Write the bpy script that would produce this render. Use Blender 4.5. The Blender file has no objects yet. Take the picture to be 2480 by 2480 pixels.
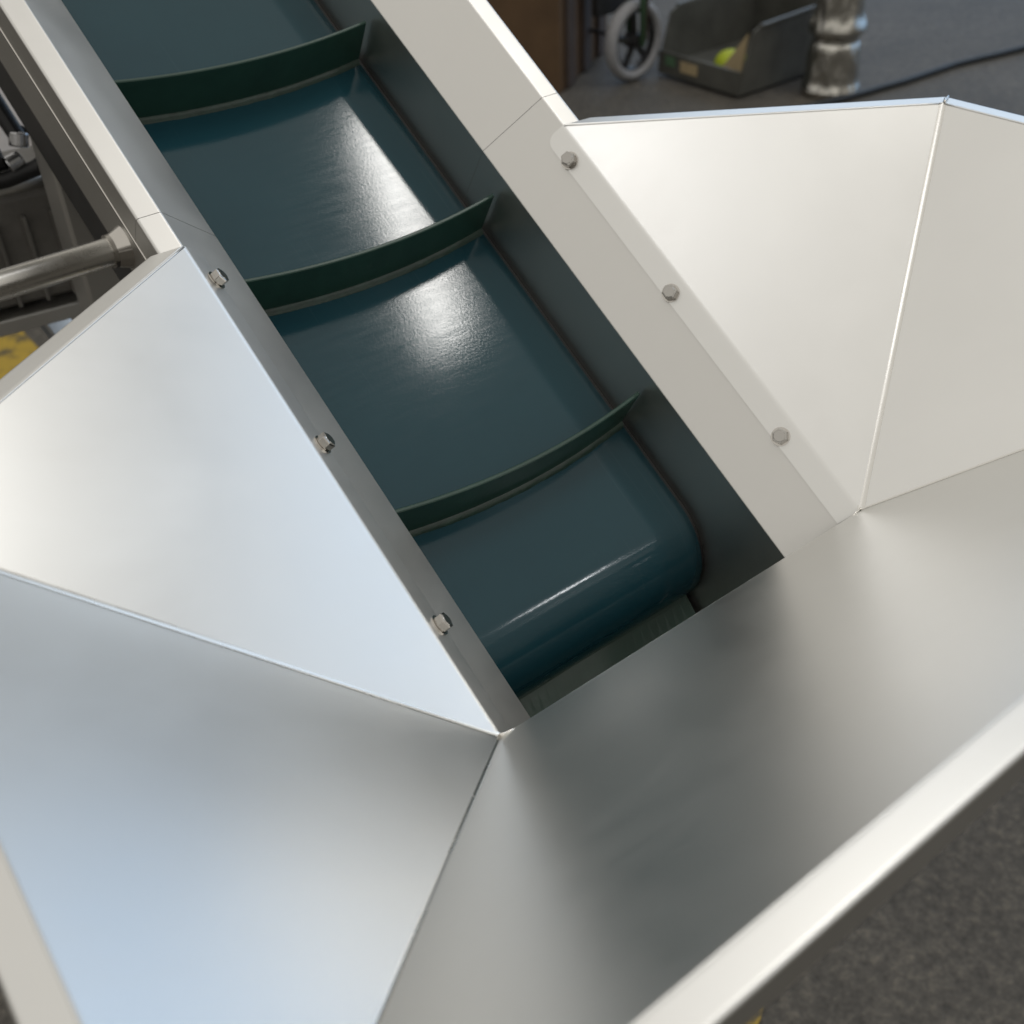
import bpy, bmesh, math, random
from mathutils import Vector, Matrix, noise
random.seed(7)
S = bpy.context.scene
COL = S.collection
R = math.radians

# ------------------------------------------------------------------ camera
cam_d = bpy.data.cameras.new('camera')
cam = bpy.data.objects.new('camera', cam_d)
COL.objects.link(cam)
RX = Vector((0.7823136, -0.6215974, -0.0400254))
UP = Vector((0.3980541, 0.4494787, 0.7997011))
BK = Vector((-0.4791016, -0.6415494, 0.5990627))
mw = Matrix((RX, UP, BK)).transposed().to_4x4()
mw.translation = Vector((-0.353498, -0.357869, 0.501897))
cam.matrix_world = mw
cam_d.sensor_width = 36.0
cam_d.lens = 2800.1 / 2480.0 * 36.0
cam_d.shift_x = -0.0021
cam_d.shift_y = -0.0120
cam_d.clip_start = 0.01
cam_d.clip_end = 200
cam_d.dof.use_dof = True
cam_d.dof.focus_distance = 0.64
cam_d.dof.aperture_fstop = 10.5
S.camera = cam

# ------------------------------------------------------------------ world and lamps
W = bpy.data.worlds.new('World')
S.world = W
W.use_nodes = True
W.node_tree.nodes['Background'].inputs[0].default_value = (1.0, 0.955, 0.865, 1)
W.node_tree.nodes['Background'].inputs[1].default_value = 0.24
S.view_settings.view_transform = 'Standard'
S.view_settings.look = 'None'
S.view_settings.exposure = 0.0
S.view_settings.gamma = 1.0


def area(name, loc, target, sx, sy, radiance, color):
    d = bpy.data.lights.new(name, 'AREA')
    d.shape = 'RECTANGLE'
    d.size, d.size_y = sx, sy
    d.energy = radiance * math.pi * sx * sy
    d.color = color
    o = bpy.data.objects.new(name, d)
    COL.objects.link(o)
    o.location = loc
    o.rotation_euler = (Vector(target) - Vector(loc)).to_track_quat('-Z', 'Y').to_euler()
    return o


# open hall gate on the +x side with daylight behind it
area('gate_daylight', (8.5, 4.4, 0.9), (0, 4.4, 0.9), 11.5, 3.4, 0.9, (0.33, 0.61, 1.0))
area('high_window', (8.5, 2.6, 4.5), (0, 2.6, 4.5), 13.0, 3.2, 1.3, (0.64, 0.80, 1.0))
area('ceiling_bounce', (-3.5, 0, 6.6), (-3.5, 0, 0), 21.0, 26.0, 0.49, (1.0, 0.974, 0.918))  # added area standing in for light bounced off the hall ceiling
area('roof_lamp', (0.05, -0.3, 6.0), (0.05, -0.3, 0), 1.1, 1.6, 2.3, (0.98, 0.98, 1.0))
area('strip_lamp', (3.3, 0.25, 6.0), (3.3, 0.25, 0), 0.27, 1.5, 36.0, (1.0, 0.98, 0.94))
# fluorescent tubes further down the hall
area('tube_lamp', (4.9, -6.7, 6.0), (4.9, -6.7, 0), 0.9, 0.3, 50.0, (0.95, 0.98, 1.0))
area('tube_lamp', (6.2, -7.5, 6.0), (6.2, -7.5, 0), 0.7, 0.2, 8.0, (0.95, 0.98, 1.0))
area('tube_lamp', (10.0, -16.5, 6.0), (10.0, -16.5, 0), 2.6, 0.5, 9.0, (0.95, 0.98, 1.0))


# ------------------------------------------------------------------ helpers
def link(o, parent=None):
    COL.objects.link(o)
    if parent:
        o.parent = parent
    return o


def mesh_obj(name, verts, faces, mat, parent=None, smooth=False):
    me = bpy.data.meshes.new(name)
    me.from_pydata([tuple(v) for v in verts], [], faces)
    me.validate()
    if smooth:
        for p in me.polygons:
            p.use_smooth = True
    me.materials.append(mat)
    return link(bpy.data.objects.new(name, me), parent)


def bm_obj(name, bm, mat, parent=None, smooth=False):
    me = bpy.data.meshes.new(name)
    bm.normal_update()
    bm.to_mesh(me)
    bm.free()
    if smooth:
        for p in me.polygons:
            p.use_smooth = True
    me.materials.append(mat)
    return link(bpy.data.objects.new(name, me), parent)


def tag(o, label=None, cat=None, group=None, kind=None):
    if label: o['label'] = label
    if cat: o['category'] = cat
    if group: o['group'] = group
    if kind: o['kind'] = kind
    return o


def empty(name, loc=(0, 0, 0), rz=0.0, parent=None):
    o = bpy.data.objects.new(name, None)
    o.empty_display_size = 0.1
    link(o, parent)
    o.location = loc
    o.rotation_euler = (0, 0, rz)
    return o


def solidify(o, t, offset=-1):
    m = o.modifiers.new('s', 'SOLIDIFY')
    m.thickness = t
    m.offset = offset
    return o


def bevel(o, w, seg=2, ang=30):
    m = o.modifiers.new('b', 'BEVEL')
    m.width = w
    m.segments = seg
    m.limit_method = 'ANGLE'
    m.angle_limit = R(ang)
    return o


def box(bm, c, s, rot=None):
    r = bmesh.ops.create_cube(bm, size=1.0)
    M = Matrix.Translation(Vector(c)) @ (rot.to_4x4() if rot else Matrix.Identity(4)) @ Matrix.Diagonal((*s, 1))
    bmesh.ops.transform(bm, matrix=M, verts=r['verts'])
    return r['verts']


def axis_rot(d):
    return Vector(d).normalized().to_track_quat('Z', 'Y').to_matrix()


def cyl(bm, p0, p1, r0, r1=None, n=24, caps=True):
    p0, p1 = Vector(p0), Vector(p1)
    r1 = r0 if r1 is None else r1
    r = bmesh.ops.create_cone(bm, cap_ends=caps, segments=n, radius1=r0, radius2=r1, depth=(p1 - p0).length)
    M = Matrix.Translation((p0 + p1) / 2) @ axis_rot(p1 - p0).to_4x4()
    bmesh.ops.transform(bm, matrix=M, verts=r['verts'])


def tube_path(name, pts, r, mat, parent=None, n=10, cyclic=False):
    pts = [Vector(p) for p in pts]
    V, F = [], []
    up = Vector((0.13, 0.21, 0.97))
    for i, p in enumerate(pts):
        t = (pts[min(i + 1, len(pts) - 1)] - pts[max(i - 1, 0)]).normalized()
        a = t.cross(up).normalized()
        b = t.cross(a)
        rr = r(i / (len(pts) - 1)) if callable(r) else r
        for k in range(n):
            w = 2 * math.pi * k / n
            V.append(p + (a * math.cos(w) + b * math.sin(w)) * rr)
    for i in range(len(pts) - 1):
        for k in range(n):
            F.append((i * n + k, i * n + (k + 1) % n, (i + 1) * n + (k + 1) % n, (i + 1) * n + k))
    F.append(tuple(range(n))[::-1])
    F.append(tuple((len(pts) - 1) * n + k for k in range(n)))
    return mesh_obj(name, V, F, mat, parent, True)


# ------------------------------------------------------------------ materials
def new_mat(name):
    m = bpy.data.materials.new(name)
    m.use_nodes = True
    nt = m.node_tree
    return m, nt, nt.nodes['Principled BSDF']


def N(nt, kind, **kw):
    n = nt.nodes.new(kind)
    for k, v in kw.items():
        setattr(n, k, v)
    return n


def noise_node(nt, scale, detail=4, rough=0.5, vec=None, dist=0.0):
    n = N(nt, 'ShaderNodeTexNoise')
    n.inputs['Scale'].default_value = scale
    n.inputs['Detail'].default_value = detail
    n.inputs['Roughness'].default_value = rough
    n.inputs['Distortion'].default_value = dist
    if vec: nt.links.new(vec, n.inputs['Vector'])
    return n


def ramp(nt, fac, stops):
    r = N(nt, 'ShaderNodeValToRGB')
    els = r.color_ramp.elements
    while len(els) < len(stops): els.new(0.5)
    for e, (p, c) in zip(els, stops):
        e.position = p
        e.color = (*c, 1) if len(c) == 3 else (c[0], c[0], c[0], 1)
    nt.links.new(fac, r.inputs['Fac'])
    return r


def obj_vec(nt, scale=(1, 1, 1)):
    tc = N(nt, 'ShaderNodeTexCoord')
    mp = N(nt, 'ShaderNodeMapping')
    mp.inputs['Scale'].default_value = scale
    nt.links.new(tc.outputs['Object'], mp.inputs['Vector'])
    return mp.outputs['Vector']


def bump(nt, b, height, strength, dist, prev=None):
    n = N(nt, 'ShaderNodeBump')
    n.inputs['Strength'].default_value = strength
    n.inputs['Distance'].default_value = dist
    nt.links.new(height, n.inputs['Height'])
    if prev: nt.links.new(prev.outputs['Normal'], n.inputs['Normal'])
    nt.links.new(n.outputs['Normal'], b.inputs['Normal'])
    return n


def steel(name, col, r0, r1, scale=9.0, specks=True, grain=0.02):
    m, nt, b = new_mat(name)
    v = obj_vec(nt)
    n1 = noise_node(nt, scale, 5, 0.6, v, 0.4)
    cr = ramp(nt, n1.outputs['Fac'], [(0.3, tuple(c * 0.965 for c in col)), (0.7, col)])
    rr = ramp(nt, n1.outputs['Fac'], [(0.3, (r0,)), (0.72, (r1,))])
    b.inputs['Metallic'].default_value = 1.0
    base = cr.outputs['Color']
    if specks:
        vo = N(nt, 'ShaderNodeTexVoronoi')
        vo.inputs['Scale'].default_value = 170.0
        vo.inputs['Randomness'].default_value = 1.0
        nt.links.new(v, vo.inputs['Vector'])
        n3 = noise_node(nt, 60, 2, 0.5, v)
        n7 = noise_node(nt, 23, 1, 0.5, v)
        g7 = ramp(nt, n7.outputs['Fac'], [(0.56, (0.0,)), (0.62, (1.0,))])
        mth = N(nt, 'ShaderNodeMath', operation='MULTIPLY_ADD')
        nt.links.new(n3.outputs['Fac'], mth.inputs[0])
        mth.inputs[1].default_value = -0.0
        nt.links.new(vo.outputs['Distance'], mth.inputs[2])
        sr = ramp(nt, mth.outputs['Value'], [(0.045, (0.45,)), (0.07, (0.0,))])
        mx = N(nt, 'ShaderNodeMix', data_type='RGBA')
        ml = N(nt, 'ShaderNodeMath', operation='MULTIPLY')
        nt.links.new(sr.outputs['Color'], ml.inputs[0])
        nt.links.new(g7.outputs['Color'], ml.inputs[1])
        nt.links.new(ml.outputs['Value'], mx.inputs['Factor'])
        nt.links.new(base, mx.inputs['A'])
        mx.inputs['B'].default_value = (0.85, 0.84, 0.8, 1)
        base = mx.outputs['Result']
    nt.links.new(base, b.inputs['Base Color'])
    nt.links.new(rr.outputs['Color'], b.inputs['Roughness'])
    vs = obj_vec(nt, (1, 7, 2))
    ns = noise_node(nt, 22, 5, 0.65, vs, 0.8)
    rs = ramp(nt, ns.outputs['Fac'], [(0.35, (0.0,)), (0.75, (0.018,))])
    ad = N(nt, 'ShaderNodeMath', operation='ADD')
    nt.links.new(rr.outputs['Color'], ad.inputs[0])
    nt.links.new(rs.outputs['Color'], ad.inputs[1])
    nt.links.new(ad.outputs['Value'], b.inputs['Roughness'])
    n2 = noise_node(nt, 1500, 3, 0.6, v)
    b1 = bump(nt, b, n2.outputs['Fac'], grain, 0.001)
    n4 = noise_node(nt, 3.2, 2, 0.4, v)
    bump(nt, b, n4.outputs['Fac'], 0.05, 0.02, b1)
    return m


STEEL = steel('bead_blasted_steel', (0.79, 0.785, 0.765), 0.32, 0.37)
STEEL2 = steel('satin_steel', (0.705, 0.695, 0.67), 0.37, 0.42, 14.0)
WALLST = steel('dull_inner_steel', (0.60, 0.59, 0.57), 0.24, 0.30, 14.0, False)
POLISH = steel('polished_steel', (0.56, 0.535, 0.50), 0.10, 0.16, 30.0, False, 0.0)
TUBE = steel('ground_tube_steel', (0.74, 0.725, 0.69), 0.22, 0.30, 30.0, False, 0.0)
BOLT = steel('bolt_steel', (0.46, 0.445, 0.42), 0.16, 0.24, 30.0, False, 0.0)
WELD = steel('weld_bead', (0.82, 0.80, 0.76), 0.18, 0.3, 200.0, False, 0.3)


def plain(name, col, rough, nscale=20.0, var=0.12, metal=0.0, bmp=0.0, spec=0.5, bs=300):
    m, nt, b = new_mat(name)
    v = obj_vec(nt)
    n1 = noise_node(nt, nscale, 5, 0.6, v)
    cr = ramp(nt, n1.outputs['Fac'], [(0.3, tuple(c * (1 - var) for c in col)), (0.7, tuple(min(1, c * (1 + var)) for c in col))])
    nt.links.new(cr.outputs['Color'], b.inputs['Base Color'])
    b.inputs['Roughness'].default_value = rough
    b.inputs['Metallic'].default_value = metal
    b.inputs['Specular IOR Level'].default_value = spec
    if bmp:
        n2 = noise_node(nt, bs, 4, 0.6, v)
        bump(nt, b, n2.outputs['Fac'], bmp, 0.002)
    return m


def belt_mat():
    m, nt, b = new_mat('teal_pvc_belt')
    v = obj_vec(nt)
    vs = obj_vec(nt, (1, 9, 1))
    n1 = noise_node(nt, 6, 5, 0.6, v)
    cr = ramp(nt, n1.outputs['Fac'], [(0.3, (0.010, 0.046, 0.062)), (0.72, (0.013, 0.056, 0.073))])
    # a few fine scratches along the running direction
    vsc = obj_vec(nt, (420, 5, 5))
    n5 = noise_node(nt, 1.0, 1, 0.5, vsc)
    sc = ramp(nt, n5.outputs['Fac'], [(0.70, (0.0,)), (0.74, (0.12,))])
    mx = N(nt, 'ShaderNodeMix', data_type='RGBA')
    nt.links.new(sc.outputs['Color'], mx.inputs['Factor'])
    nt.links.new(cr.outputs['Color'], mx.inputs['A'])
    mx.inputs['B'].default_value = (0.06, 0.11, 0.13, 1)
    nt.links.new(mx.outputs['Result'], b.inputs['Base Color'])
    n2 = noise_node(nt, 30, 4, 0.6, vs)
    rr = ramp(nt, n2.outputs['Fac'], [(0.3, (0.075,)), (0.7, (0.115,))])
    nt.links.new(rr.outputs['Color'], b.inputs['Roughness'])
    b.inputs['Specular IOR Level'].default_value = 0.36
    n3 = noise_node(nt, 560, 3, 0.6, v)
    b1 = bump(nt, b, n3.outputs['Fac'], 0.05, 0.0005)
    n4 = noise_node(nt, 26, 3, 0.5, vs)
    bump(nt, b, n4.outputs['Fac'], 0.020, 0.0010, b1)
    return m


BELT = belt_mat()
CLEAT = plain('dark_green_cleat', (0.015, 0.050, 0.037), 0.36, 40, 0.15, bmp=0.05)
FOOT = plain('cleat_foot_bead', (0.014, 0.036, 0.026), 0.38, 160, 0.3, bmp=0.3, bs=120)
RUBBER = plain('black_rubber', (0.012, 0.012, 0.013), 0.5, 30, 0.2)
GREYCAST = plain('grey_cast_metal', (0.20, 0.19, 0.175), 0.42, 40, 0.15, metal=0.3, bmp=0.2)
DKMETAL = plain('dark_painted_metal', (0.03, 0.03, 0.031), 0.4, 30, 0.2)
CHROME = plain('chrome_fitting', (0.55, 0.55, 0.56), 0.2, 60, 0.2, metal=1.0)
BROWN = plain('brown_board', (0.125, 0.074, 0.036), 0.7, 5, 0.25, bmp=0.1)
BROWN2 = plain('grey_brown_board', (0.075, 0.056, 0.048), 0.75, 5, 0.2)
BLACKPL = plain('black_plastic', (0.088, 0.088, 0.078), 0.42, 8, 0.25, bmp=0.05)
TYRE = plain('grey_tyre', (0.30, 0.30, 0.31), 0.7, 60, 0.15)
GREEN = plain('green_paint', (0.085, 0.16, 0.09), 0.5, 20, 0.15)
COPPER = plain('dull_copper_rod', (0.16, 0.09, 0.075), 0.45, 20, 0.15, metal=0.4)
YELLOWB = plain('yellow_green_plastic', (0.42, 0.50, 0.03), 0.5, 20, 0.1)
CREAM = plain('cream_card', (0.42, 0.33, 0.19), 0.8, 20, 0.1)
GREYP = plain('pale_grey_paint', (0.72, 0.69, 0.68), 0.6, 12, 0.12)
CABLE = plain('black_cable', (0.010, 0.013, 0.016), 0.45, 20, 0.2)


def floor_mat():
    m, nt, b = new_mat('dark_worn_asphalt')
    v = obj_vec(nt)
    n1 = noise_node(nt, 3.0, 6, 0.6, v)
    n2 = noise_node(nt, 75, 6, 0.72, v)
    c1 = ramp(nt, n1.outputs['Fac'], [(0.3, (0.088, 0.080, 0.068)), (0.7, (0.124, 0.113, 0.097))])
    c2 = ramp(nt, n2.outputs['Fac'], [(0.32, (0.45, 0.45, 0.45)), (0.55, (0.95, 0.95, 0.95)), (0.72, (1.7, 1.65, 1.55))])
    mx = N(nt, 'ShaderNodeMix', data_type='RGBA', blend_type='MULTIPLY')
    mx.inputs['Factor'].default_value = 1.0
    nt.links.new(c1.outputs['Color'], mx.inputs['A'])
    nt.links.new(c2.outputs['Color'], mx.inputs['B'])
    vo = N(nt, 'ShaderNodeTexVoronoi')
    vo.inputs['Scale'].default_value = 90
    nt.links.new(v, vo.inputs['Vector'])
    sp = ramp(nt, vo.outputs['Distance'], [(0.0, (1.0,)), (0.10, (0.0,))])
    mx2 = N(nt, 'ShaderNodeMix', data_type='RGBA')
    n3 = noise_node(nt, 40, 2, 0.5, v)
    th = ramp(nt, n3.outputs['Fac'], [(0.47, (0.0,)), (0.62, (0.85,))])
    mm = N(nt, 'ShaderNodeMath', operation='MULTIPLY')
    nt.links.new(sp.outputs['Color'], mm.inputs[0])
    nt.links.new(th.outputs['Color'], mm.inputs[1])
    nt.links.new(mm.outputs['Value'], mx2.inputs['Factor'])
    nt.links.new(mx.outputs['Result'], mx2.inputs['A'])
    mx2.inputs['B'].default_value = (0.22, 0.21, 0.18, 1)
    nt.links.new(mx2.outputs['Result'], b.inputs['Base Color'])
    b.inputs['Roughness'].default_value = 0.6
    b.inputs['Specular IOR Level'].default_value = 0.3
    bump(nt, b, n2.outputs['Fac'], 0.5, 0.006)
    return m


def yellow_mat():
    m, nt, b = new_mat('worn_yellow_marking')
    v = obj_vec(nt)
    n1 = noise_node(nt, 22, 6, 0.7, v)
    cr = ramp(nt, n1.outputs['Fac'], [(0.36, (0.07, 0.06, 0.04)), (0.5, (0.40, 0.27, 0.03))])
    nt.links.new(cr.outputs['Color'], b.inputs['Base Color'])
    b.inputs['Roughness'].default_value = 0.6
    return m


def foil_mat():
    m, nt, b = new_mat('crinkled_foil')
    v = obj_vec(nt)
    b.inputs['Base Color'].default_value = (0.56, 0.545, 0.50, 1)
    b.inputs['Metallic'].default_value = 1.0
    b.inputs['Roughness'].default_value = 0.22
    vo = N(nt, 'ShaderNodeTexVoronoi')
    vo.inputs['Scale'].default_value = 14
    nt.links.new(v, vo.inputs['Vector'])
    b1 = bump(nt, b, vo.outputs['Distance'], 0.18, 0.010)
    n1 = noise_node(nt, 18, 5, 0.7, v, 1.5)
    bump(nt, b, n1.outputs['Fac'], 0.22, 0.012, b1)
    return m


# ------------------------------------------------------------------ the place
FZ = -0.848
g = mesh_obj('floor', [(-30, -30, FZ), (30, -30, FZ), (30, 30, FZ), (-30, 30, FZ)], [(0, 1, 2, 3)], floor_mat())
tag(g, kind='structure')
YEL = yellow_mat()


def marking(pts):
    return tag(mesh_obj('floor_marking', [(x, y, FZ + 0.004) for x, y in pts], [tuple(range(len(pts)))], YEL), kind='structure')


# ------------------------------------------------------------------ conveyor frame of reference
AL = R(31.6608)
A, H1, BB, CC, DD = 0.1, 0.0497, 0.0369, 0.0378, 0.0144
US, UP_ = 0.3421, 0.3169
FT = H1 + CC
FO = A + BB


def W3(x, u, w):
    return Vector((x, u * math.cos(AL) - w * math.sin(AL), u * math.sin(AL) + w * math.cos(AL)))


ROTC = Matrix.Rotation(AL, 3, 'X')
conv = empty('belt_conveyor', (0, 0, 0))
tag(conv, 'inclined stainless steel belt conveyor with teal cleated belt and flared feed hopper', 'conveyor')


def conv_child(o):
    """local geometry written in conveyor axes (x, u, w); the object itself carries the tilt"""
    o.rotation_euler = (AL, 0, 0)
    return o


# belt loop
RC, WC, RR = 0.072, -0.047, 0.047
path = []
for i in range(36):
    path.append((1.25 - (1.25 - RC) * i / 35, 0.0, 0))
for i in range(1, 33):
    th = math.pi * i / 32
    path.append((RC - RR * math.sin(th), WC + RR * math.cos(th), th))
for i in range(1, 10):
    path.append((RC + (1.25 - RC) * i / 9, -2 * RR, math.pi))
V, F = [], []
xs = [-0.0962 + 0.1924 * k / 24 for k in range(25)]
for (u, w, th) in path:
    for x in xs:
        V.append((x, u, w))
nx = len(xs)
for i in range(len(path) - 1):
    for k in range(nx - 1):
        F.append((i * nx + k, (i + 1) * nx + k, (i + 1) * nx + k + 1, i * nx + k + 1))
belt = conv_child(mesh_obj('belt', V, F, BELT, conv, True))
solidify(belt, 0.0022, -1)
bm = bmesh.new()
cyl(bm, (-0.094, RC, WC), (0.094, RC, WC), RR - 0.0028, n=48)
conv_child(bm_obj('end_roller', bm, STEEL2, conv))

# cleats
CH, SAG, CT = 0.0354, 0.0088, 0.0026


def on_belt(s, h):
    """s = distance up the belt, h = height above it"""
    if s >= RC:
        return (s, h)
    th = (RC - s) / RR
    if th <= math.pi:
        return (RC - (RR + h) * math.sin(th), WC + (RR + h) * math.cos(th))
    return (RC + (th - math.pi) * RR, -2 * RR - h)


def cleat(s0, tilt=0.0, sag=SAG):
    V, F = [], []
    n = 28
    rows = [(-CT / 2 - 0.0006, -0.0002), (-CT / 2, 0.003), (-CT / 2, CH - 0.0005), (-CT / 2 + 0.0006, CH), (CT / 2 - 0.0006, CH), (CT / 2, CH - 0.0005), (CT / 2, 0.003), (CT / 2 + 0.0006, -0.0002)]
    for k in range(n + 1):
        t = -1 + 2 * k / n
        x = 0.0962 * t
        s = s0 - sag * (1 - t * t)
        for (ds, h) in rows:
            u, w = on_belt(s, h)
            u0, w0 = on_belt(s, 0)
            # thickness along belt tangent
            th = max(0.0, min(math.pi, (RC - s) / RR))
            V.append((x, u + ds * math.cos(th) + tilt * h, w + ds * math.sin(th) if th else w))
    m = len(rows)
    for k in range(n):
        for j in range(m - 1):
            F.append((k * m + j, k * m + j + 1, (k + 1) * m + j + 1, (k + 1) * m + j))
    F.append(tuple(range(m)))
    F.append(tuple(n * m + j for j in range(m))[::-1])
    c = conv_child(mesh_obj('cleat', V, F, CLEAT, conv))
    if s0 < 0: return c
    # welded foot bead, both sides
    V, F = [], []
    rows = [(-0.0048, 0.0001), (-0.0040, 0.0011), (-0.0018, 0.0030), (0.0018, 0.0030), (0.0040, 0.0011), (0.0048, 0.0001)]
    n = 60
    for k in range(n + 1):
        t = -1 + 2 * k / n
        x = 0.0958 * t
        s = s0 - sag * (1 - t * t)
        j1 = 0.0006 * noise.noise((x * 90, s0 * 50, 1.0))
        for q, (ds, h) in enumerate(rows):
            th = max(0.0, min(math.pi, (RC - s) / RR))
            u, w = on_belt(s, h + (j1 if q in (1, 4) else 0))
            dd = ds * (1 + 25 * j1 * 8)
            V.append((x, u + dd * math.cos(th), w + dd * math.sin(th)))
    m = len(rows)
    for k in range(n):
        for j in range(m - 1):
            F.append((k * m + j, k * m + j + 1, (k + 1) * m + j + 1, (k + 1) * m + j))
    b = mesh_obj('weld_bead', V, F, FOOT, c, True)
    return c


for s0, tl in ((0.826, 0), (0.654, 0), (0.4830, 0.03), (0.3155, 0.03), (0.1425, 0.03), (-0.0125, 0)):
    cleat(s0, tl)


# side walls: folded sheet profile, mirrored left/right, two lengths with a butt seam
def fillet(pts, r, seg=5):
    out = [Vector(pts[0])]
    for i in range(1, len(pts) - 1):
        p, a, b = Vector(pts[i]), Vector(pts[i - 1]), Vector(pts[i + 1])
        d1, d2 = (a - p).normalized(), (b - p).normalized()
        ang = d1.angle(d2)
        rr = r[i] if isinstance(r, (list, tuple)) else r
        L = rr / math.tan(ang / 2)
        c = p + (d1 + d2).normalized() * (rr / math.sin(ang / 2))
        s, e = p + d1 * L - c, p + d2 * L - c
        out.append(c + s + d1 * 0.0004)
        for k in range(seg + 1):
            t = k / seg
            v = (s * (1 - t) + e * t).normalized() * rr
            out.append(c + v)
        out.append(c + e + d2 * 0.0004)
    out.append(Vector(pts[-1]))
    return out


def wall_sheet(sx, u0, u1, spread0=0.0, spread1=0.0):
    prof = fillet([(A, -0.105), (A, H1), (FO, FT), (FO + DD, FT), (FO + DD, FT - 0.020), (FO + DD - 0.004, FT - 0.0215)],
                  [0, 0.0016, 0.0022, 0.0018, 0.0012, 0])
    V, F = [], []
    segs = 12
    for k in range(segs + 1):
        t = k / segs
        u = u0 + (u1 - u0) * t
        sp = spread0 + (spread1 - spread0) * t
        for p in prof:
            x = p.x + (sp * (p.x - A) / BB if p.x > A else 0)
            V.append((sx * x, u, p.y))
    m = len(prof)
    for k in range(segs):
        for j in range(m - 1):
            f = (k * m + j, k * m + j + 1, (k + 1) * m + j + 1, (k + 1) * m + j)
            F.append(f if sx > 0 else f[::-1])
    o = conv_child(mesh_obj('side_wall', V, F, STEEL2, conv, True))
    solidify(o, 0.0015, -1 if sx > 0 else -1)
    m_ = o.modifiers.new('e', 'EDGE_SPLIT')
    m_.split_angle = R(40)
    return o


for sx in (1, -1):
    wall_sheet(sx, -0.05, US - 0.00018)
    wall_sheet(sx, US + 0.00018, 1.25, 0.0, 0.006 if sx > 0 else 0.0)

for sx in (1, -1):
    o = conv_child(tube_path('hem', [(sx * (FO + DD - 0.0002), -0.05 + 1.3 * k / 20, FT - 0.0205) for k in range(21)], 0.0009, POLISH, conv, 8))

# slider plate between the runs, black strip standing in for the dark edge gap
bm = bmesh.new()
box(bm, (0, 0.70, -0.010), (0.188, 1.10, 0.004))
conv_child(bm_obj('slider_bed', bm, STEEL2, conv))
for sx in (1, -1):
    V, F = [], []
    pp = [p for p in path if p[0] < 1.2][:70]
    for (u, w, th) in pp:
        nrm = (-math.sin(th), math.cos(th)) if th else (0, 1)
        for x, dh in ((sx * 0.0966, -0.0030), (sx * 0.0998, -0.0024)):
            V.append((x, u + nrm[0] * dh, w + nrm[1] * dh))
    for i in range(len(pp) - 1):
        F.append((2 * i, 2 * i + 1, 2 * i + 3, 2 * i + 2))
    conv_child(mesh_obj('edge_gap_strip', V, F, RUBBER, conv))
# unseen plate added under the hopper front to block light, and bottom tray
pl_ = [(-0.0012, 0.0855), (-0.019, 0.005), (-0.019, -0.147)]
V = [(x, u, w) for (u, w) in pl_ for x in (-0.098, 0.098)]
solidify(conv_child(mesh_obj('end_light_baffle', V, [(0, 1, 3, 2), (2, 3, 5, 4)], WALLST, conv)), 0.0015, 1)
bm = bmesh.new()
box(bm, (0, 0.60, -0.1485), (0.1965, 1.295, 0.0015))
box(bm, (-0.0975, 0.60, -0.127), (0.0015, 1.295, 0.043))
box(bm, (0.0975, 0.60, -0.127), (0.0015, 1.295, 0.043))
conv_child(bm_obj('bottom_tray', bm, DKMETAL, conv))

# ------------------------------------------------------------------ hopper
hop = empty('hopper', (0, 0, 0), parent=conv)
TH = 0.0013
nfl = Vector((-CC, 0, BB)).normalized()      # flange normal, right side, conveyor axes
offc = nfl * TH


def cw(x, u, w): return W3(x, u, w)


ZR = 0.2408
PR = W3(FO + offc.x, UP_, FT + offc.z)
PR.z = ZR
CR = W3(FO + offc.x * 0.6, 0.0, FT + offc.z)
TRc = Vector((0.3428, 0.0767, ZR))
FRc = Vector((0.3553, -0.2569, ZR))
mir = lambda v: Vector((-v.x, v.y, v.z))


def panel(name, pts, sx, mat=STEEL, t=TH, subd=0, parent=hop):
    """flat sheet; pts listed so that the normal faces the inside of the hopper for sx=+1"""
    P = [Vector(p) for p in pts]
    if sx < 0: P = [mir(p) for p in P][::-1]
    n = (P[1] - P[0]).cross(P[2] - P[0])
    if n.z < 0: P = P[::-1]
    o = mesh_obj(name, P, [tuple(range(len(P)))], mat, parent)
    solidify(o, t, -1)
    return o


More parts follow.
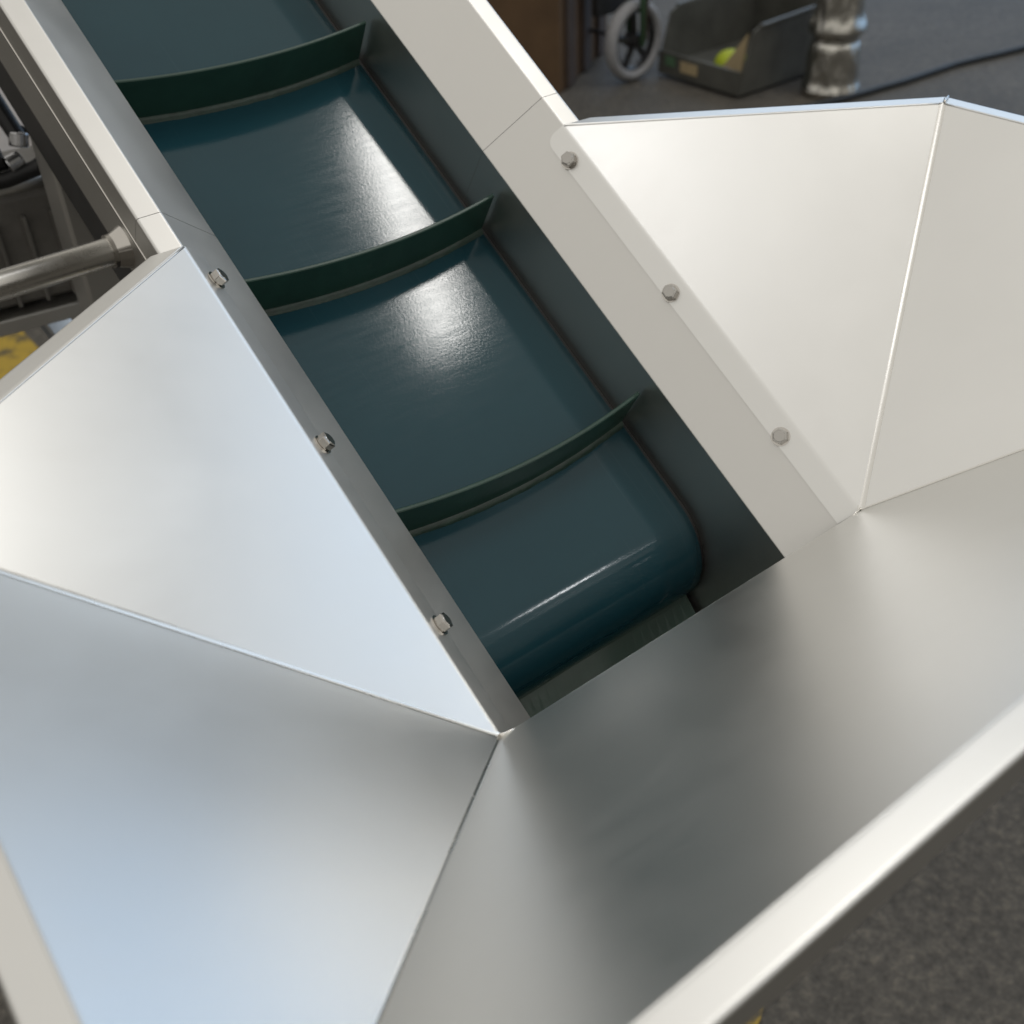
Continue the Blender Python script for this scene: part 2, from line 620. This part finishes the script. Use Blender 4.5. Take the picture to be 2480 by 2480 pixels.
LEN = (PR - CR).length
udir = (PR - CR).normalized()
for sx in (1, -1):
    # side panel with its bolted flange in one folded sheet
    # flange in conveyor axes: from fold (t=0) down the 45 degree face to t=-0.0165
    fd = Vector((-BB, 0, -CC)).normalized()   # down the flange, conveyor axes
    fw = 0.0152 if sx > 0 else 0.0158
    base = Vector((FO, 0, FT)) + offc
    flpts = []
    u_lo, u_hi, rad = 0.0012, UP_ - 0.0005, 0.008
    flpts.append(base + fd * fw + Vector((0, u_lo, 0)))
    for k in range(7):
        a = math.pi / 2 * k / 6
        flpts.append(base + fd * (fw - rad + rad * math.cos(a)) + Vector((0, u_hi - rad + rad * math.sin(a), 0)))
    fl = [W3(*p) for p in flpts]
    fold0, fold1 = W3(base.x, u_lo * 0, base.z), PR
    # rounded fold: 5 strips blending flange plane into panel plane
    nF = (ROTC @ Vector((nfl.x, 0, nfl.z))).normalized()
    nP = (PR - CR).cross(TRc - CR).normalized()
    if nP.z < 0: nP = -nP
    dirP = nP.cross(udir).normalized()
    if dirP.dot(TRc - CR) < 0: dirP = -dirP
    dirF = (ROTC @ fd).normalized()
    rf = 0.0022
    verts, faces = [], []
    a0 = [p for p in fl]
    ns = 6
    rows = []
    for k in range(ns + 1):
        t = k / ns
        # quadratic bezier across the fold
        off = dirF * rf * (1 - t) ** 2 + dirP * rf * t ** 2
        rows.append((fold0 + off, fold1 + off))
    # flange polygon
    poly = a0 + [rows[0][1], rows[0][0]]
    idx = 0
    verts += poly
    faces.append(tuple(range(len(poly))))
    idx = len(verts)
    for r_ in rows: verts += [r_[0], r_[1]]
    for k in range(ns):
        b_ = idx + 2 * k
        faces.append((b_, b_ + 1, b_ + 3, b_ + 2))
    i2 = len(verts)
    verts += [rows[-1][0], rows[-1][1], TRc]
    faces.append((i2, i2 + 1, i2 + 2))
    if sx < 0: verts = [mir(v) for v in verts]
    bm = bmesh.new()
    bv = [bm.verts.new(v) for v in verts]
    for f in faces: bm.faces.new([bv[i] for i in f])
    bmesh.ops.remove_doubles(bm, verts=bm.verts, dist=1e-6)
    bmesh.ops.recalc_face_normals(bm, faces=bm.faces)
    bm.faces.ensure_lookup_table()
    if sum(f.normal.z for f in bm.faces) < 0:
        for f in bm.faces: f.normal_flip()
    o = bm_obj('side_panel', bm, STEEL, hop, True)
    solidify(o, TH * 0.8, -1)
    e = o.modifiers.new('e', 'EDGE_SPLIT')
    e.split_angle = R(24)
    panel('corner_panel', [CR, TRc, FRc], sx)
panel('front_panel', [mir(CR), CR, FRc, mir(FRc)], 1)


def lerp(a, b, t): return a + (b - a) * t


def seam(p, q, r, inward, name='fold_seam', wob=0.0, n=24):
    p, q = Vector(p), Vector(q)
    pts = []
    for k in range(n + 1):
        v = lerp(p, q, k / n) + inward * 1.0
        if wob: v += Vector((noise.noise(v * 60), noise.noise(v * 60 + Vector((9, 0, 0))), 0)) * wob
        pts.append(v)
    return tube_path(name, pts, r, STEEL, hop, 10)


def in_plane(p, q, third):
    d = (q - p).normalized()
    w = third - p
    w = w - d * w.dot(d)
    return w.normalized()


def bend(p, q, ta, tb, a, mat=STEEL):
    """concave rounded fold between the panel holding ta and the panel holding tb"""
    dA, dB = in_plane(p, q, ta), in_plane(p, q, tb)
    n = 7
    V, F = [], []
    for e in (p, q):
        for k in range(n + 1):
            t = k / n
            V.append(e + dA * a * (1 - t) ** 2 + dB * a * t ** 2 + (dA + dB).normalized() * 0.00006)
    for k in range(n):
        F.append((k, k + 1, n + 2 + k, n + 1 + k))
    o = mesh_obj('fold_seam', V, F, mat, hop, True)
    nrm = o.data.polygons[n // 2].normal
    if nrm.dot(dA + dB) < 0:
        o.data.flip_normals()
    return o


for sx in (1, -1):
    f = (lambda v: v) if sx > 0 else mir
    bend(f(CR), f(TRc), f(PR), f(FRc), 0.0022, TUBE)
    bend(f(CR), f(FRc), f(TRc), mir(f(FRc)), 0.0011, TUBE)

# rim: horizontal lip turned outwards and down
ring = [PR, TRc, FRc, mir(FRc), mir(TRc), mir(PR)]
LW, LD = 0.0128, 0.013


def out_n(a, b):
    d = (b - a); d.z = 0; d.normalize()
    return Vector((-d.y, d.x, 0)) if Vector((-d.y, d.x, 0)).dot(((a + b) / 2) - Vector((0, 0, ZR))) > 0 else Vector((d.y, -d.x, 0))


norms = [out_n(ring[i], ring[i + 1]) for i in range(5)]
outer = []
for i, p in enumerate(ring):
    if i == 0:
        d = (ring[1] - ring[0]).normalized()
        outer.append(p + norms[0] * LW + d * 0.022)
    elif i == 5:
        d = (ring[4] - ring[5]).normalized()
        outer.append(p + norms[4] * LW + d * 0.018)
    else:
        n1, n2 = norms[i - 1], norms[i]
        m_ = (n1 + n2).normalized()
        outer.append(p + m_ * (LW / m_.dot(n1)))
for i in range(5):
    a, b, c, d = ring[i], ring[i + 1], outer[i + 1], outer[i]
    nn = norms[i]
    prof_r = 0.0018
    L = []
    for (p, o_) in ((a, d), (b, c)):
        w = o_ - p
        wn = w.normalized()
        k0 = prof_r / max(1e-6, wn.dot(nn))
        col = [p + wn * 0.0, p + wn * 0.0012 + Vector((0, 0, 0.0003)), p + wn * 0.0018 + Vector((0, 0, 0.0003)), o_ - wn * (k0 + 0.0005) + Vector((0, 0, 0.0003))]
        for s in range(5):
            t = math.pi / 2 * s / 4
            col.append(o_ - wn * k0 * (1 - math.sin(t)) + Vector((0, 0, 0.0003 - prof_r * (1 - math.cos(t)))))
        col.append(o_ + Vector((0, 0, -prof_r - 0.0004)))
        col.append(o_ + Vector((0, 0, -LD)))
        col.append(o_ - wn * 0.0025 + Vector((0, 0, -LD - 0.0008)))
        L.append(col)
    m = len(L[0])
    V = L[0] + L[1]
    F = [(j, j + 1, m + j + 1, m + j) for j in range(m - 1)]
    # tiny gap at the mitres so that the corner joint reads
    g_ = (b - a).normalized() * 0.00025
    V = [v + g_ for v in V[:m]] + [v - g_ for v in V[m:]]
    bm = bmesh.new()
    bv = [bm.verts.new(v) for v in V]
    for f in F: bm.faces.new([bv[q] for q in f])
    bm.normal_update()
    if bm.faces[0:1] and bm.faces[:][0].normal.z < 0:
        for f in bm.faces: f.normal_flip()
    o = bm_obj('rim_lip', bm, STEEL, hop, True)
    solidify(o, 0.0010, -1)
    e = o.modifiers.new('e', 'EDGE_SPLIT'); e.split_angle = R(40)
    seam(a + (b - a).normalized() * 0.001, b - (b - a).normalized() * 0.001, 0.0007, Vector((0, 0, -0.0003)))

# weld nuggets where the three sheets meet
for sx in (1, -1):
    f = (lambda v: v) if sx > 0 else mir
    pts = [f(CR) + Vector((-sx * 0.0022 * k + (0.0 if sx > 0 else 0), -0.0004 * k * 0.3, 0.0009 - 0.0001 * k)) for k in range(5)]
    # runs from the corner inwards along the bottom edge
    V = [p + Vector((0, noise.noise(p * 300) * 0.0006, noise.noise(p * 310) * 0.0005)) for p in pts]
    k = 0.0013 if sx < 0 else 0.0008
    tube_path('weld_spot', V, lambda t: k * (1 - 0.75 * t) * (1 + 0.25 * math.sin(t * 19)), WELD, hop, 8)
    pts = [f(TRc) + Vector((sx * 0.0028 * k, 0.0012 * k - 0.001, 0.0012)) for k in range(5)]
    tube_path('weld_spot', pts, 0.0007, WELD, hop, 8)

# hex bolts with washers on the flanges
def make_bolt(x, u, w, sx, spin):
    n = ROTC @ Vector((sx * nfl.x, 0, nfl.z))
    p = W3(sx * x, u, w) + n * TH
    bm = bmesh.new()
    r = 0.00505
    h = 0.0042
    zs = 0.0013
    r0 = bmesh.ops.create_cone(bm, cap_ends=True, segments=6, radius1=r, radius2=r, depth=h)
    top = [e for e in bm.edges if all(v.co.z > 0 for v in e.verts)]
    bmesh.ops.bevel(bm, geom=top, offset=0.0010, segments=2, affect='EDGES', profile=0.6)
    side = [e for e in bm.edges if abs(e.verts[0].co.z - e.verts[1].co.z) > h * 0.5]
    bmesh.ops.bevel(bm, geom=side, offset=0.00025, segments=1, affect='EDGES')
    bmesh.ops.translate(bm, verts=bm.verts, vec=(0, 0, zs + h / 2))
    # raised maker's ring on the head
    cyl(bm, (0, 0, zs + h - 0.0001), (0, 0, zs + h + 0.00022), 0.0036, 0.0034, 24)
    q = n.to_track_quat('Z', 'Y')
    b = bm_obj('hex_bolt', bm, BOLT, conv)
    b.rotation_mode = 'QUATERNION'
    b.rotation_quaternion = q @ Vector((0, 0, 1)).rotation_difference(Vector((0, 0, 1))) @ Matrix.Rotation(spin, 3, 'Z').to_quaternion()
    b.location = p
    bm = bmesh.new()
    cyl(bm, (0, 0, 0), (0, 0, 0.0007), 0.0059, n=32)
    cyl(bm, (0, 0, 0.0008), (0, 0, 0.0013), 0.0047, n=32)
    bm_obj('washer', bm, POLISH, b)
    return b


for i, u in enumerate((0.294, 0.1795, 0.064)):
    make_bolt(0.1294, u, H1 + 0.0294 * CC / BB, 1, 0.3 + 0.5 * i)
    make_bolt(0.1294, u, H1 + 0.0294 * CC / BB, -1, 0.1 + 0.37 * i)

# cross tube at the left flank with flanged end
tc = W3(-0.1015, 0.452, -0.091)
bm = bmesh.new()
cyl(bm, tc + Vector((-1.0, 0, 0)), tc, 0.0103, n=40)
bm_obj('cross_tube', bm, TUBE, conv, True).modifiers.new('e', 'EDGE_SPLIT').split_angle = R(40)
bm = bmesh.new()
cyl(bm, tc + Vector((-0.009, 0, 0)), tc + Vector((0, 0, 0)), 0.0122, 0.016, n=32)
cyl(bm, tc + Vector((-0.012, 0, 0)), tc + Vector((-0.009, 0, 0)), 0.0122, n=32)
bm_obj('tube_collar', bm, POLISH, conv, True).modifiers.new('e', 'EDGE_SPLIT').split_angle = R(30)
bm = bmesh.new()
cyl(bm, tc + Vector((-0.245, 0, 0)), tc + Vector((-0.206, 0, 0)), 0.0135, n=32)
box(bm, tc + Vector((-0.225, 0, -0.02)), (0.03, 0.02, 0.03))
bm_obj('tube_clamp', bm, RUBBER, conv)

# support frame: legs, floor beams and feet
for sx in (-1, 1):
    for (y, topz) in ((0.62, 0.22), (0.02, -0.1)):
        bm = bmesh.new()
        box(bm, (sx * 0.07, y, (topz + FZ + 0.06) / 2), (0.04, 0.04, topz - FZ - 0.06))
        bevel(bm_obj('leg', bm, STEEL2, conv), 0.003)
        bm = bmesh.new()
        cyl(bm, (sx * 0.07, y, FZ), (sx * 0.07, y, FZ + 0.015), 0.035, 0.03, 24)
        cyl(bm, (sx * 0.07, y, FZ + 0.015), (sx * 0.07, y, FZ + 0.07), 0.008, n=16)
        bm_obj('foot', bm, RUBBER, conv)
p0, p1 = Vector((-0.10, 0.86, 0.03)), Vector((-0.045, 0.74, -0.16))
bm = bmesh.new()
box(bm, (p0 + p1) / 2, (0.030, 0.012, (p1 - p0).length), axis_rot(p1 - p0))
bevel(bm_obj('strut', bm, STEEL2, conv), 0.002)
bm = bmesh.new()
box(bm, (-0.07, 0.32, FZ + 0.12), (0.04, 0.56, 0.04))
box(bm, (0.07, 0.32, FZ + 0.12), (0.04, 0.56, 0.04))
bevel(bm_obj('frame_beam', bm, STEEL2, conv), 0.002)

# ------------------------------------------------------------------ drive motor standing behind the left flank
mt = empty('drive_motor', (-0.095, 0.80, 0.0), R(-8))
tag(mt, 'grey finned drive motor standing low behind the steel cross tube at the left', 'motor')
bm = bmesh.new()
box(bm, (0, 0, 0.055), (0.16, 0.12, 0.115))
bevel(bm_obj('housing', bm, GREYCAST, mt), 0.012, 3)
for k in range(6):
    bm = bmesh.new()
    box(bm, (-0.065 + 0.026 * k, -0.064, 0.045), (0.004, 0.012, 0.085))
    bevel(bm_obj('cooling_fin', bm, GREYCAST, mt), 0.001)
bm = bmesh.new()
box(bm, (0.075, -0.012, 0.06), (0.012, 0.14, 0.13))
bevel(bm_obj('end_flange', bm, DKMETAL, mt), 0.003)
bm = bmesh.new()
box(bm, (0, -0.04, -0.014), (0.20, 0.06, 0.016))
bevel(bm_obj('foot_plate', bm, STEEL2, mt), 0.002)
bm = bmesh.new()
cyl(bm, (-0.085, -0.052, 0.115), (0.060, -0.052, 0.115), 0.011, n=24)
bm_obj('top_rail', bm, STEEL2, mt, True)
bm = bmesh.new()
box(bm, (-0.14, 0.03, -0.43), (0.05, 0.10, 0.834))
box(bm, (-0.09, 0.03, -0.018), (0.16, 0.10, 0.02))
bevel(bm_obj('pedestal', bm, GREYCAST, mt), 0.004)

hs = empty('bent_hose', (-0.085, 0.705, 0.147))
tag(hs, 'black bent hose with a black clamp arm and chrome fitting above the grey motor', 'hose')
pts = [(-0.075, 0.03, -0.012), (-0.045, 0.012, -0.016), (-0.016, 0.004, -0.015), (0.010, -0.001, -0.010), (0.030, -0.006, 0.0), (0.042, -0.011, 0.011)]
tube_path('hose', pts, 0.0072, RUBBER, hs, 14)
bm = bmesh.new()
cyl(bm, (-0.005, 0.055, 0.075), (0.006, 0.012, 0.016), 0.0085, 0.0075, 18)
cyl(bm, (-0.04, 0.02, 0.0), (-0.012, 0.012, 0.004), 0.013, 0.013, 18)
bm_obj('arm', bm, RUBBER, hs, False)
bm = bmesh.new()
cyl(bm, (0.004, 0.010, 0.008), (0.008, 0.012, 0.020), 0.0085, 0.0085, 20)
cyl(bm, (-0.012, 0.004, -0.004), (0.002, 0.004, 0.0), 0.0085, 0.0075, 20)
fo_ = bm_obj('fitting', bm, CHROME, hs)
bevel(fo_, 0.0015)
bm = bmesh.new()
cyl(bm, (0.012, 0.018, 0.022), (0.04, 0.0, -0.006), 0.0022, n=10)
bm_obj('wire', bm, DKMETAL, hs)

wt = empty('pale_cabinet', (0.55, 3.35, FZ), R(6))
tag(wt, 'pale grey steel cabinet far behind the motor, seen past the conveyor flank', 'cabinet')
bm = bmesh.new()
box(bm, (0, 0, 0.65), (1.0, 0.4, 1.3))
bevel(bm_obj('body', bm, GREYP, wt), 0.004)
for dx in (-0.245, 0.245):
    bm = bmesh.new()
    box(bm, (dx, -0.203, 0.66), (0.47, 0.006, 1.16))
    bevel(bm_obj('door', bm, GREYP, wt), 0.002)

# ------------------------------------------------------------------ far things at the upper right
# brown board crate
cr = empty('wooden_crate', (2.3857, 2.9062, FZ), R(-58))
tag(cr, 'large dark brown board crate on the floor beside the grey wheel', 'crate')
bm = bmesh.new()
box(bm, (-0.45, 0.31, 0.40), (0.90, 0.62, 0.80))
bevel(bm_obj('body', bm, BROWN, cr), 0.004)
for k in range(3):
    bm = bmesh.new()
    box(bm, (0.008, 0.10 + 0.2 * k, 0.40), (0.016, 0.085, 0.79))
    bevel(bm_obj('batten', bm, BROWN2, cr), 0.003)
bm = bmesh.new()
box(bm, (-0.45, 0.31, 0.815), (0.96, 0.68, 0.03))
bevel(bm_obj('lid', bm, DKMETAL, cr), 0.004)

# trolley with spoked wheel
fv, rv = Vector((0.795, 0.607, 0)), Vector((0.607, -0.795, 0))
ax = (-fv * math.cos(R(57)) + rv * math.sin(R(57))).normalized()
tr = empty('hand_trolley', (2.684, 2.84, FZ), math.atan2(ax.y, ax.x))
tag(tr, 'green tubular hand trolley standing on a grey spoked wheel behind the black bin', 'trolley')
# local +x is the axle pointing out of the wheel face
RWH = 0.142


def torus(bm, c, R0, r0, nx=48, ny=12, flat=1.0):
    V = []
    for i in range(nx):
        a = 2 * math.pi * i / nx
        for j in range(ny):
            b = 2 * math.pi * j / ny
            rr = R0 + r0 * math.cos(b)
            V.append(bm.verts.new((c[0] + r0 * flat * math.sin(b), c[1] + rr * math.cos(a), c[2] + rr * math.sin(a))))
    for i in range(nx):
        for j in range(ny):
            bm.faces.new((V[i * ny + j], V[((i + 1) % nx) * ny + j], V[((i + 1) % nx) * ny + (j + 1) % ny], V[i * ny + (j + 1) % ny]))


wh = empty('wheel', (0, 0, RWH), parent=tr)
bm = bmesh.new()
torus(bm, (0, 0, 0), RWH - 0.020, 0.020, flat=1.3)
bm_obj('tyre', bm, TYRE, wh, True)
bm = bmesh.new()
torus(bm, (0, 0, 0), RWH - 0.042, 0.006, flat=2.5)
cyl(bm, (-0.03, 0, 0), (0.03, 0, 0), 0.026, n=24)
for k in range(5):
    a = 2 * math.pi * k / 5 + 0.4
    box(bm, (0.004, 0.058 * math.cos(a), 0.058 * math.sin(a)), (0.012, 0.09, 0.022), Matrix.Rotation(a, 3, 'X'))
bm_obj('rim', bm, DKMETAL, wh, False)
bm = bmesh.new()
cyl(bm, (-0.32, 0, RWH), (0.045, 0, RWH), 0.008, n=16)
bm_obj('axle', bm, DKMETAL, tr)
for (x, y0, y1) in ((0.045, 0.0, -0.02), (-0.05, 0.03, 0.02)):
    bm = bmesh.new()
    cyl(bm, (x, y0, RWH - 0.01), (x, y1, 1.0), 0.011, 0.018, 14)
    bm_obj('upright', bm, GREEN, tr, True)
bm = bmesh.new()
cyl(bm, (0.03, 0.03, RWH), (0.03, 0.045, 0.9), 0.009, n=12)
bm_obj('rod', bm, COPPER, tr, True)
bm = bmesh.new()
box(bm, (-0.12, 0.02, 0.40), (0.03, 0.20, 0.36))
bm_obj('back_plate', bm, DKMETAL, tr)

# black open fronted bin
bn = empty('storage_bin', (2.79, 2.41, FZ), 0)
tag(bn, 'black plastic open fronted storage bin with a small label on its front lip', 'bin')
Wd, Dp, Hs, Hf = 0.40, 0.52, 0.235, 0.095


def sheet(name, pts, t, mat, parent):
    P = [Vector(p) for p in pts]
    o = mesh_obj(name, P, [tuple(range(len(P)))], mat, parent)
    solidify(o, t, 0)
    bevel(o, 0.002)
    return o


sheet('base', [(0, 0, 0.035), (Dp, 0, 0.035), (Dp, Wd, 0.035), (0, Wd, 0.035)], 0.01, BLACKPL, bn)
for y, sgn in ((0.0, 1), (Wd, -1)):
    sheet('side_wall', [(0, y, 0.012), (Dp, y, 0.012), (Dp, y, Hs + 0.02), (0.09, y, Hs), (0.05, y, Hs - 0.015), (0.012, y, Hf)], 0.007, BLACKPL, bn)
    bm = bmesh.new()
    box(bm, (Dp / 2 + 0.04, y - sgn * 0.006, Hs + 0.008), (Dp - 0.09, 0.016, 0.010), Matrix.Rotation(-0.04, 3, 'Y'))
    bevel(bm_obj('side_rim', bm, BLACKPL, bn), 0.002)
sheet('back_wall', [(Dp, 0, 0.012), (Dp, Wd, 0.012), (Dp, Wd, Hs + 0.02), (Dp, 0, Hs + 0.02)], 0.007, BLACKPL, bn)
fr = sheet('front_lip', [(0.0, 0, 0.012), (0.0, Wd, 0.012), (0.0, Wd, Hf), (0.0, 0, Hf)], 0.012, BLACKPL, bn)
bm = bmesh.new()
box(bm, (-0.0085, 0.24, 0.058), (0.002, 0.085, 0.038))
bm_obj('label_holder', bm, CREAM, bn)
bm = bmesh.new()
box(bm, (-0.0085, 0.335, 0.066), (0.002, 0.05, 0.034))
bm_obj('sticker', bm, GREEN, bn)

bl = empty('plastic_cap', (2.90, 2.550, FZ + 0.040))
tag(bl, 'yellow green dome shaped plastic cap lying inside the black bin', 'cap')
bm = bmesh.new()
bmesh.ops.create_uvsphere(bm, u_segments=28, v_segments=14, radius=1)
bmesh.ops.transform(bm, matrix=Matrix.Diagonal((0.06, 0.068, 0.052, 1)), verts=bm.verts)
bmesh.ops.translate(bm, verts=bm.verts, vec=(0, 0, 0.03))
dels = [v for v in bm.verts if v.co.z < -0.001]
bmesh.ops.delete(bm, geom=dels, context='VERTS')
bm_obj('dome', bm, YELLOWB, bl, True)
bm = bmesh.new()
cyl(bm, (0, 0, 0.0), (0, 0, 0.012), 0.066, n=32)
bm_obj('brim', bm, YELLOWB, bl)
cdp = mesh_obj('cardboard_offcut', [(0, 0.0, 0), (0, 0.13, 0.0), (0.02, -0.002, 0.165), (0.008, 0, 0), (0.008, 0.13, 0), (0.028, -0.002, 0.165)],
               [(0, 1, 2), (5, 4, 3), (0, 3, 4, 1), (1, 4, 5, 2), (2, 5, 3, 0)], CREAM)
cdp.location = (2.822, 2.440, FZ + 0.042)
cdp.rotation_euler = (0, 0, R(-8))
tag(cdp, 'cream triangular card offcut leaning in the right corner of the black bin', 'card')

# foil wrapped post
pv, pf = [], []
ph, na = 110, 72
for i in range(ph + 1):
    z = 1.25 * i / ph
    r = 0.084 + 0.006 * math.sin(z * 9 + 1)
    for zc, dpt, wd in ((0.19, -0.012, 0.016), (0.225, 0.012, 0.03), (0.42, -0.014, 0.02), (0.46, 0.010, 0.03), (0.66, -0.012, 0.02), (0.9, -0.012, 0.02), (0.02, 0.012, 0.02)):
        r += dpt * math.exp(-((z - zc) / wd) ** 2)
    for k in range(na):
        a = 2 * math.pi * k / na
        p = Vector((math.cos(a), math.sin(a), 0))
        d = 0.006 * noise.noise(Vector((p.x * 3, p.y * 3, z * 14))) + 0.002 * noise.noise(Vector((p.x * 9, p.y * 9, z * 34)))
        pv.append((p.x * (r + d), p.y * (r + d), z))
for i in range(ph):
    for k in range(na):
        pf.append((i * na + k, i * na + (k + 1) % na, (i + 1) * na + (k + 1) % na, (i + 1) * na + k))
pf.append(tuple(range(na))[::-1])
pf.append(tuple(ph * na + k for k in range(na)))
post = mesh_obj('wrapped_post', pv, pf, foil_mat(), None, False)
post.location = (3.07, 2.235, FZ)
tag(post, 'post wrapped in crinkled silver foil standing right of the black bin', 'post')

# cable lying over the floor
cpts = [(2.7, 2.19), (3.045, 2.135), (3.3121, 2.106), (3.6054, 2.093), (3.9662, 2.034), (4.4, 1.93), (5.2, 1.8)]
P = []
for i in range(len(cpts) - 1):
    for k in range(8):
        t = k / 8
        x, y = cpts[i][0] * (1 - t) + cpts[i + 1][0] * t, cpts[i][1] * (1 - t) + cpts[i + 1][1] * t
        P.append((x, y + 0.006 * noise.noise(Vector((x * 4, 0, 0))), FZ + 0.011))
cb = tube_path('cable', P, 0.011, CABLE, None, 10)
tag(cb, 'black cable running across the grey floor behind the hopper rim', 'cable')

# yellow floor marking strips
marking([(-0.02, 2.75), (0.24, 2.62), (0.235, 2.22), (0.10, 2.10), (-0.15, 2.3)])
marking([(0.10, 0.02), (0.262, 0.058), (0.297, 0.070), (0.335, 0.096), (0.345, 0.16), (0.12, 0.16)])

S.cycles.use_denoising = True
S.cycles.max_bounces = 10
S.cycles.glossy_bounces = 8
S.cycles.caustics_reflective = True
S.cycles.sample_clamp_indirect = 6.0
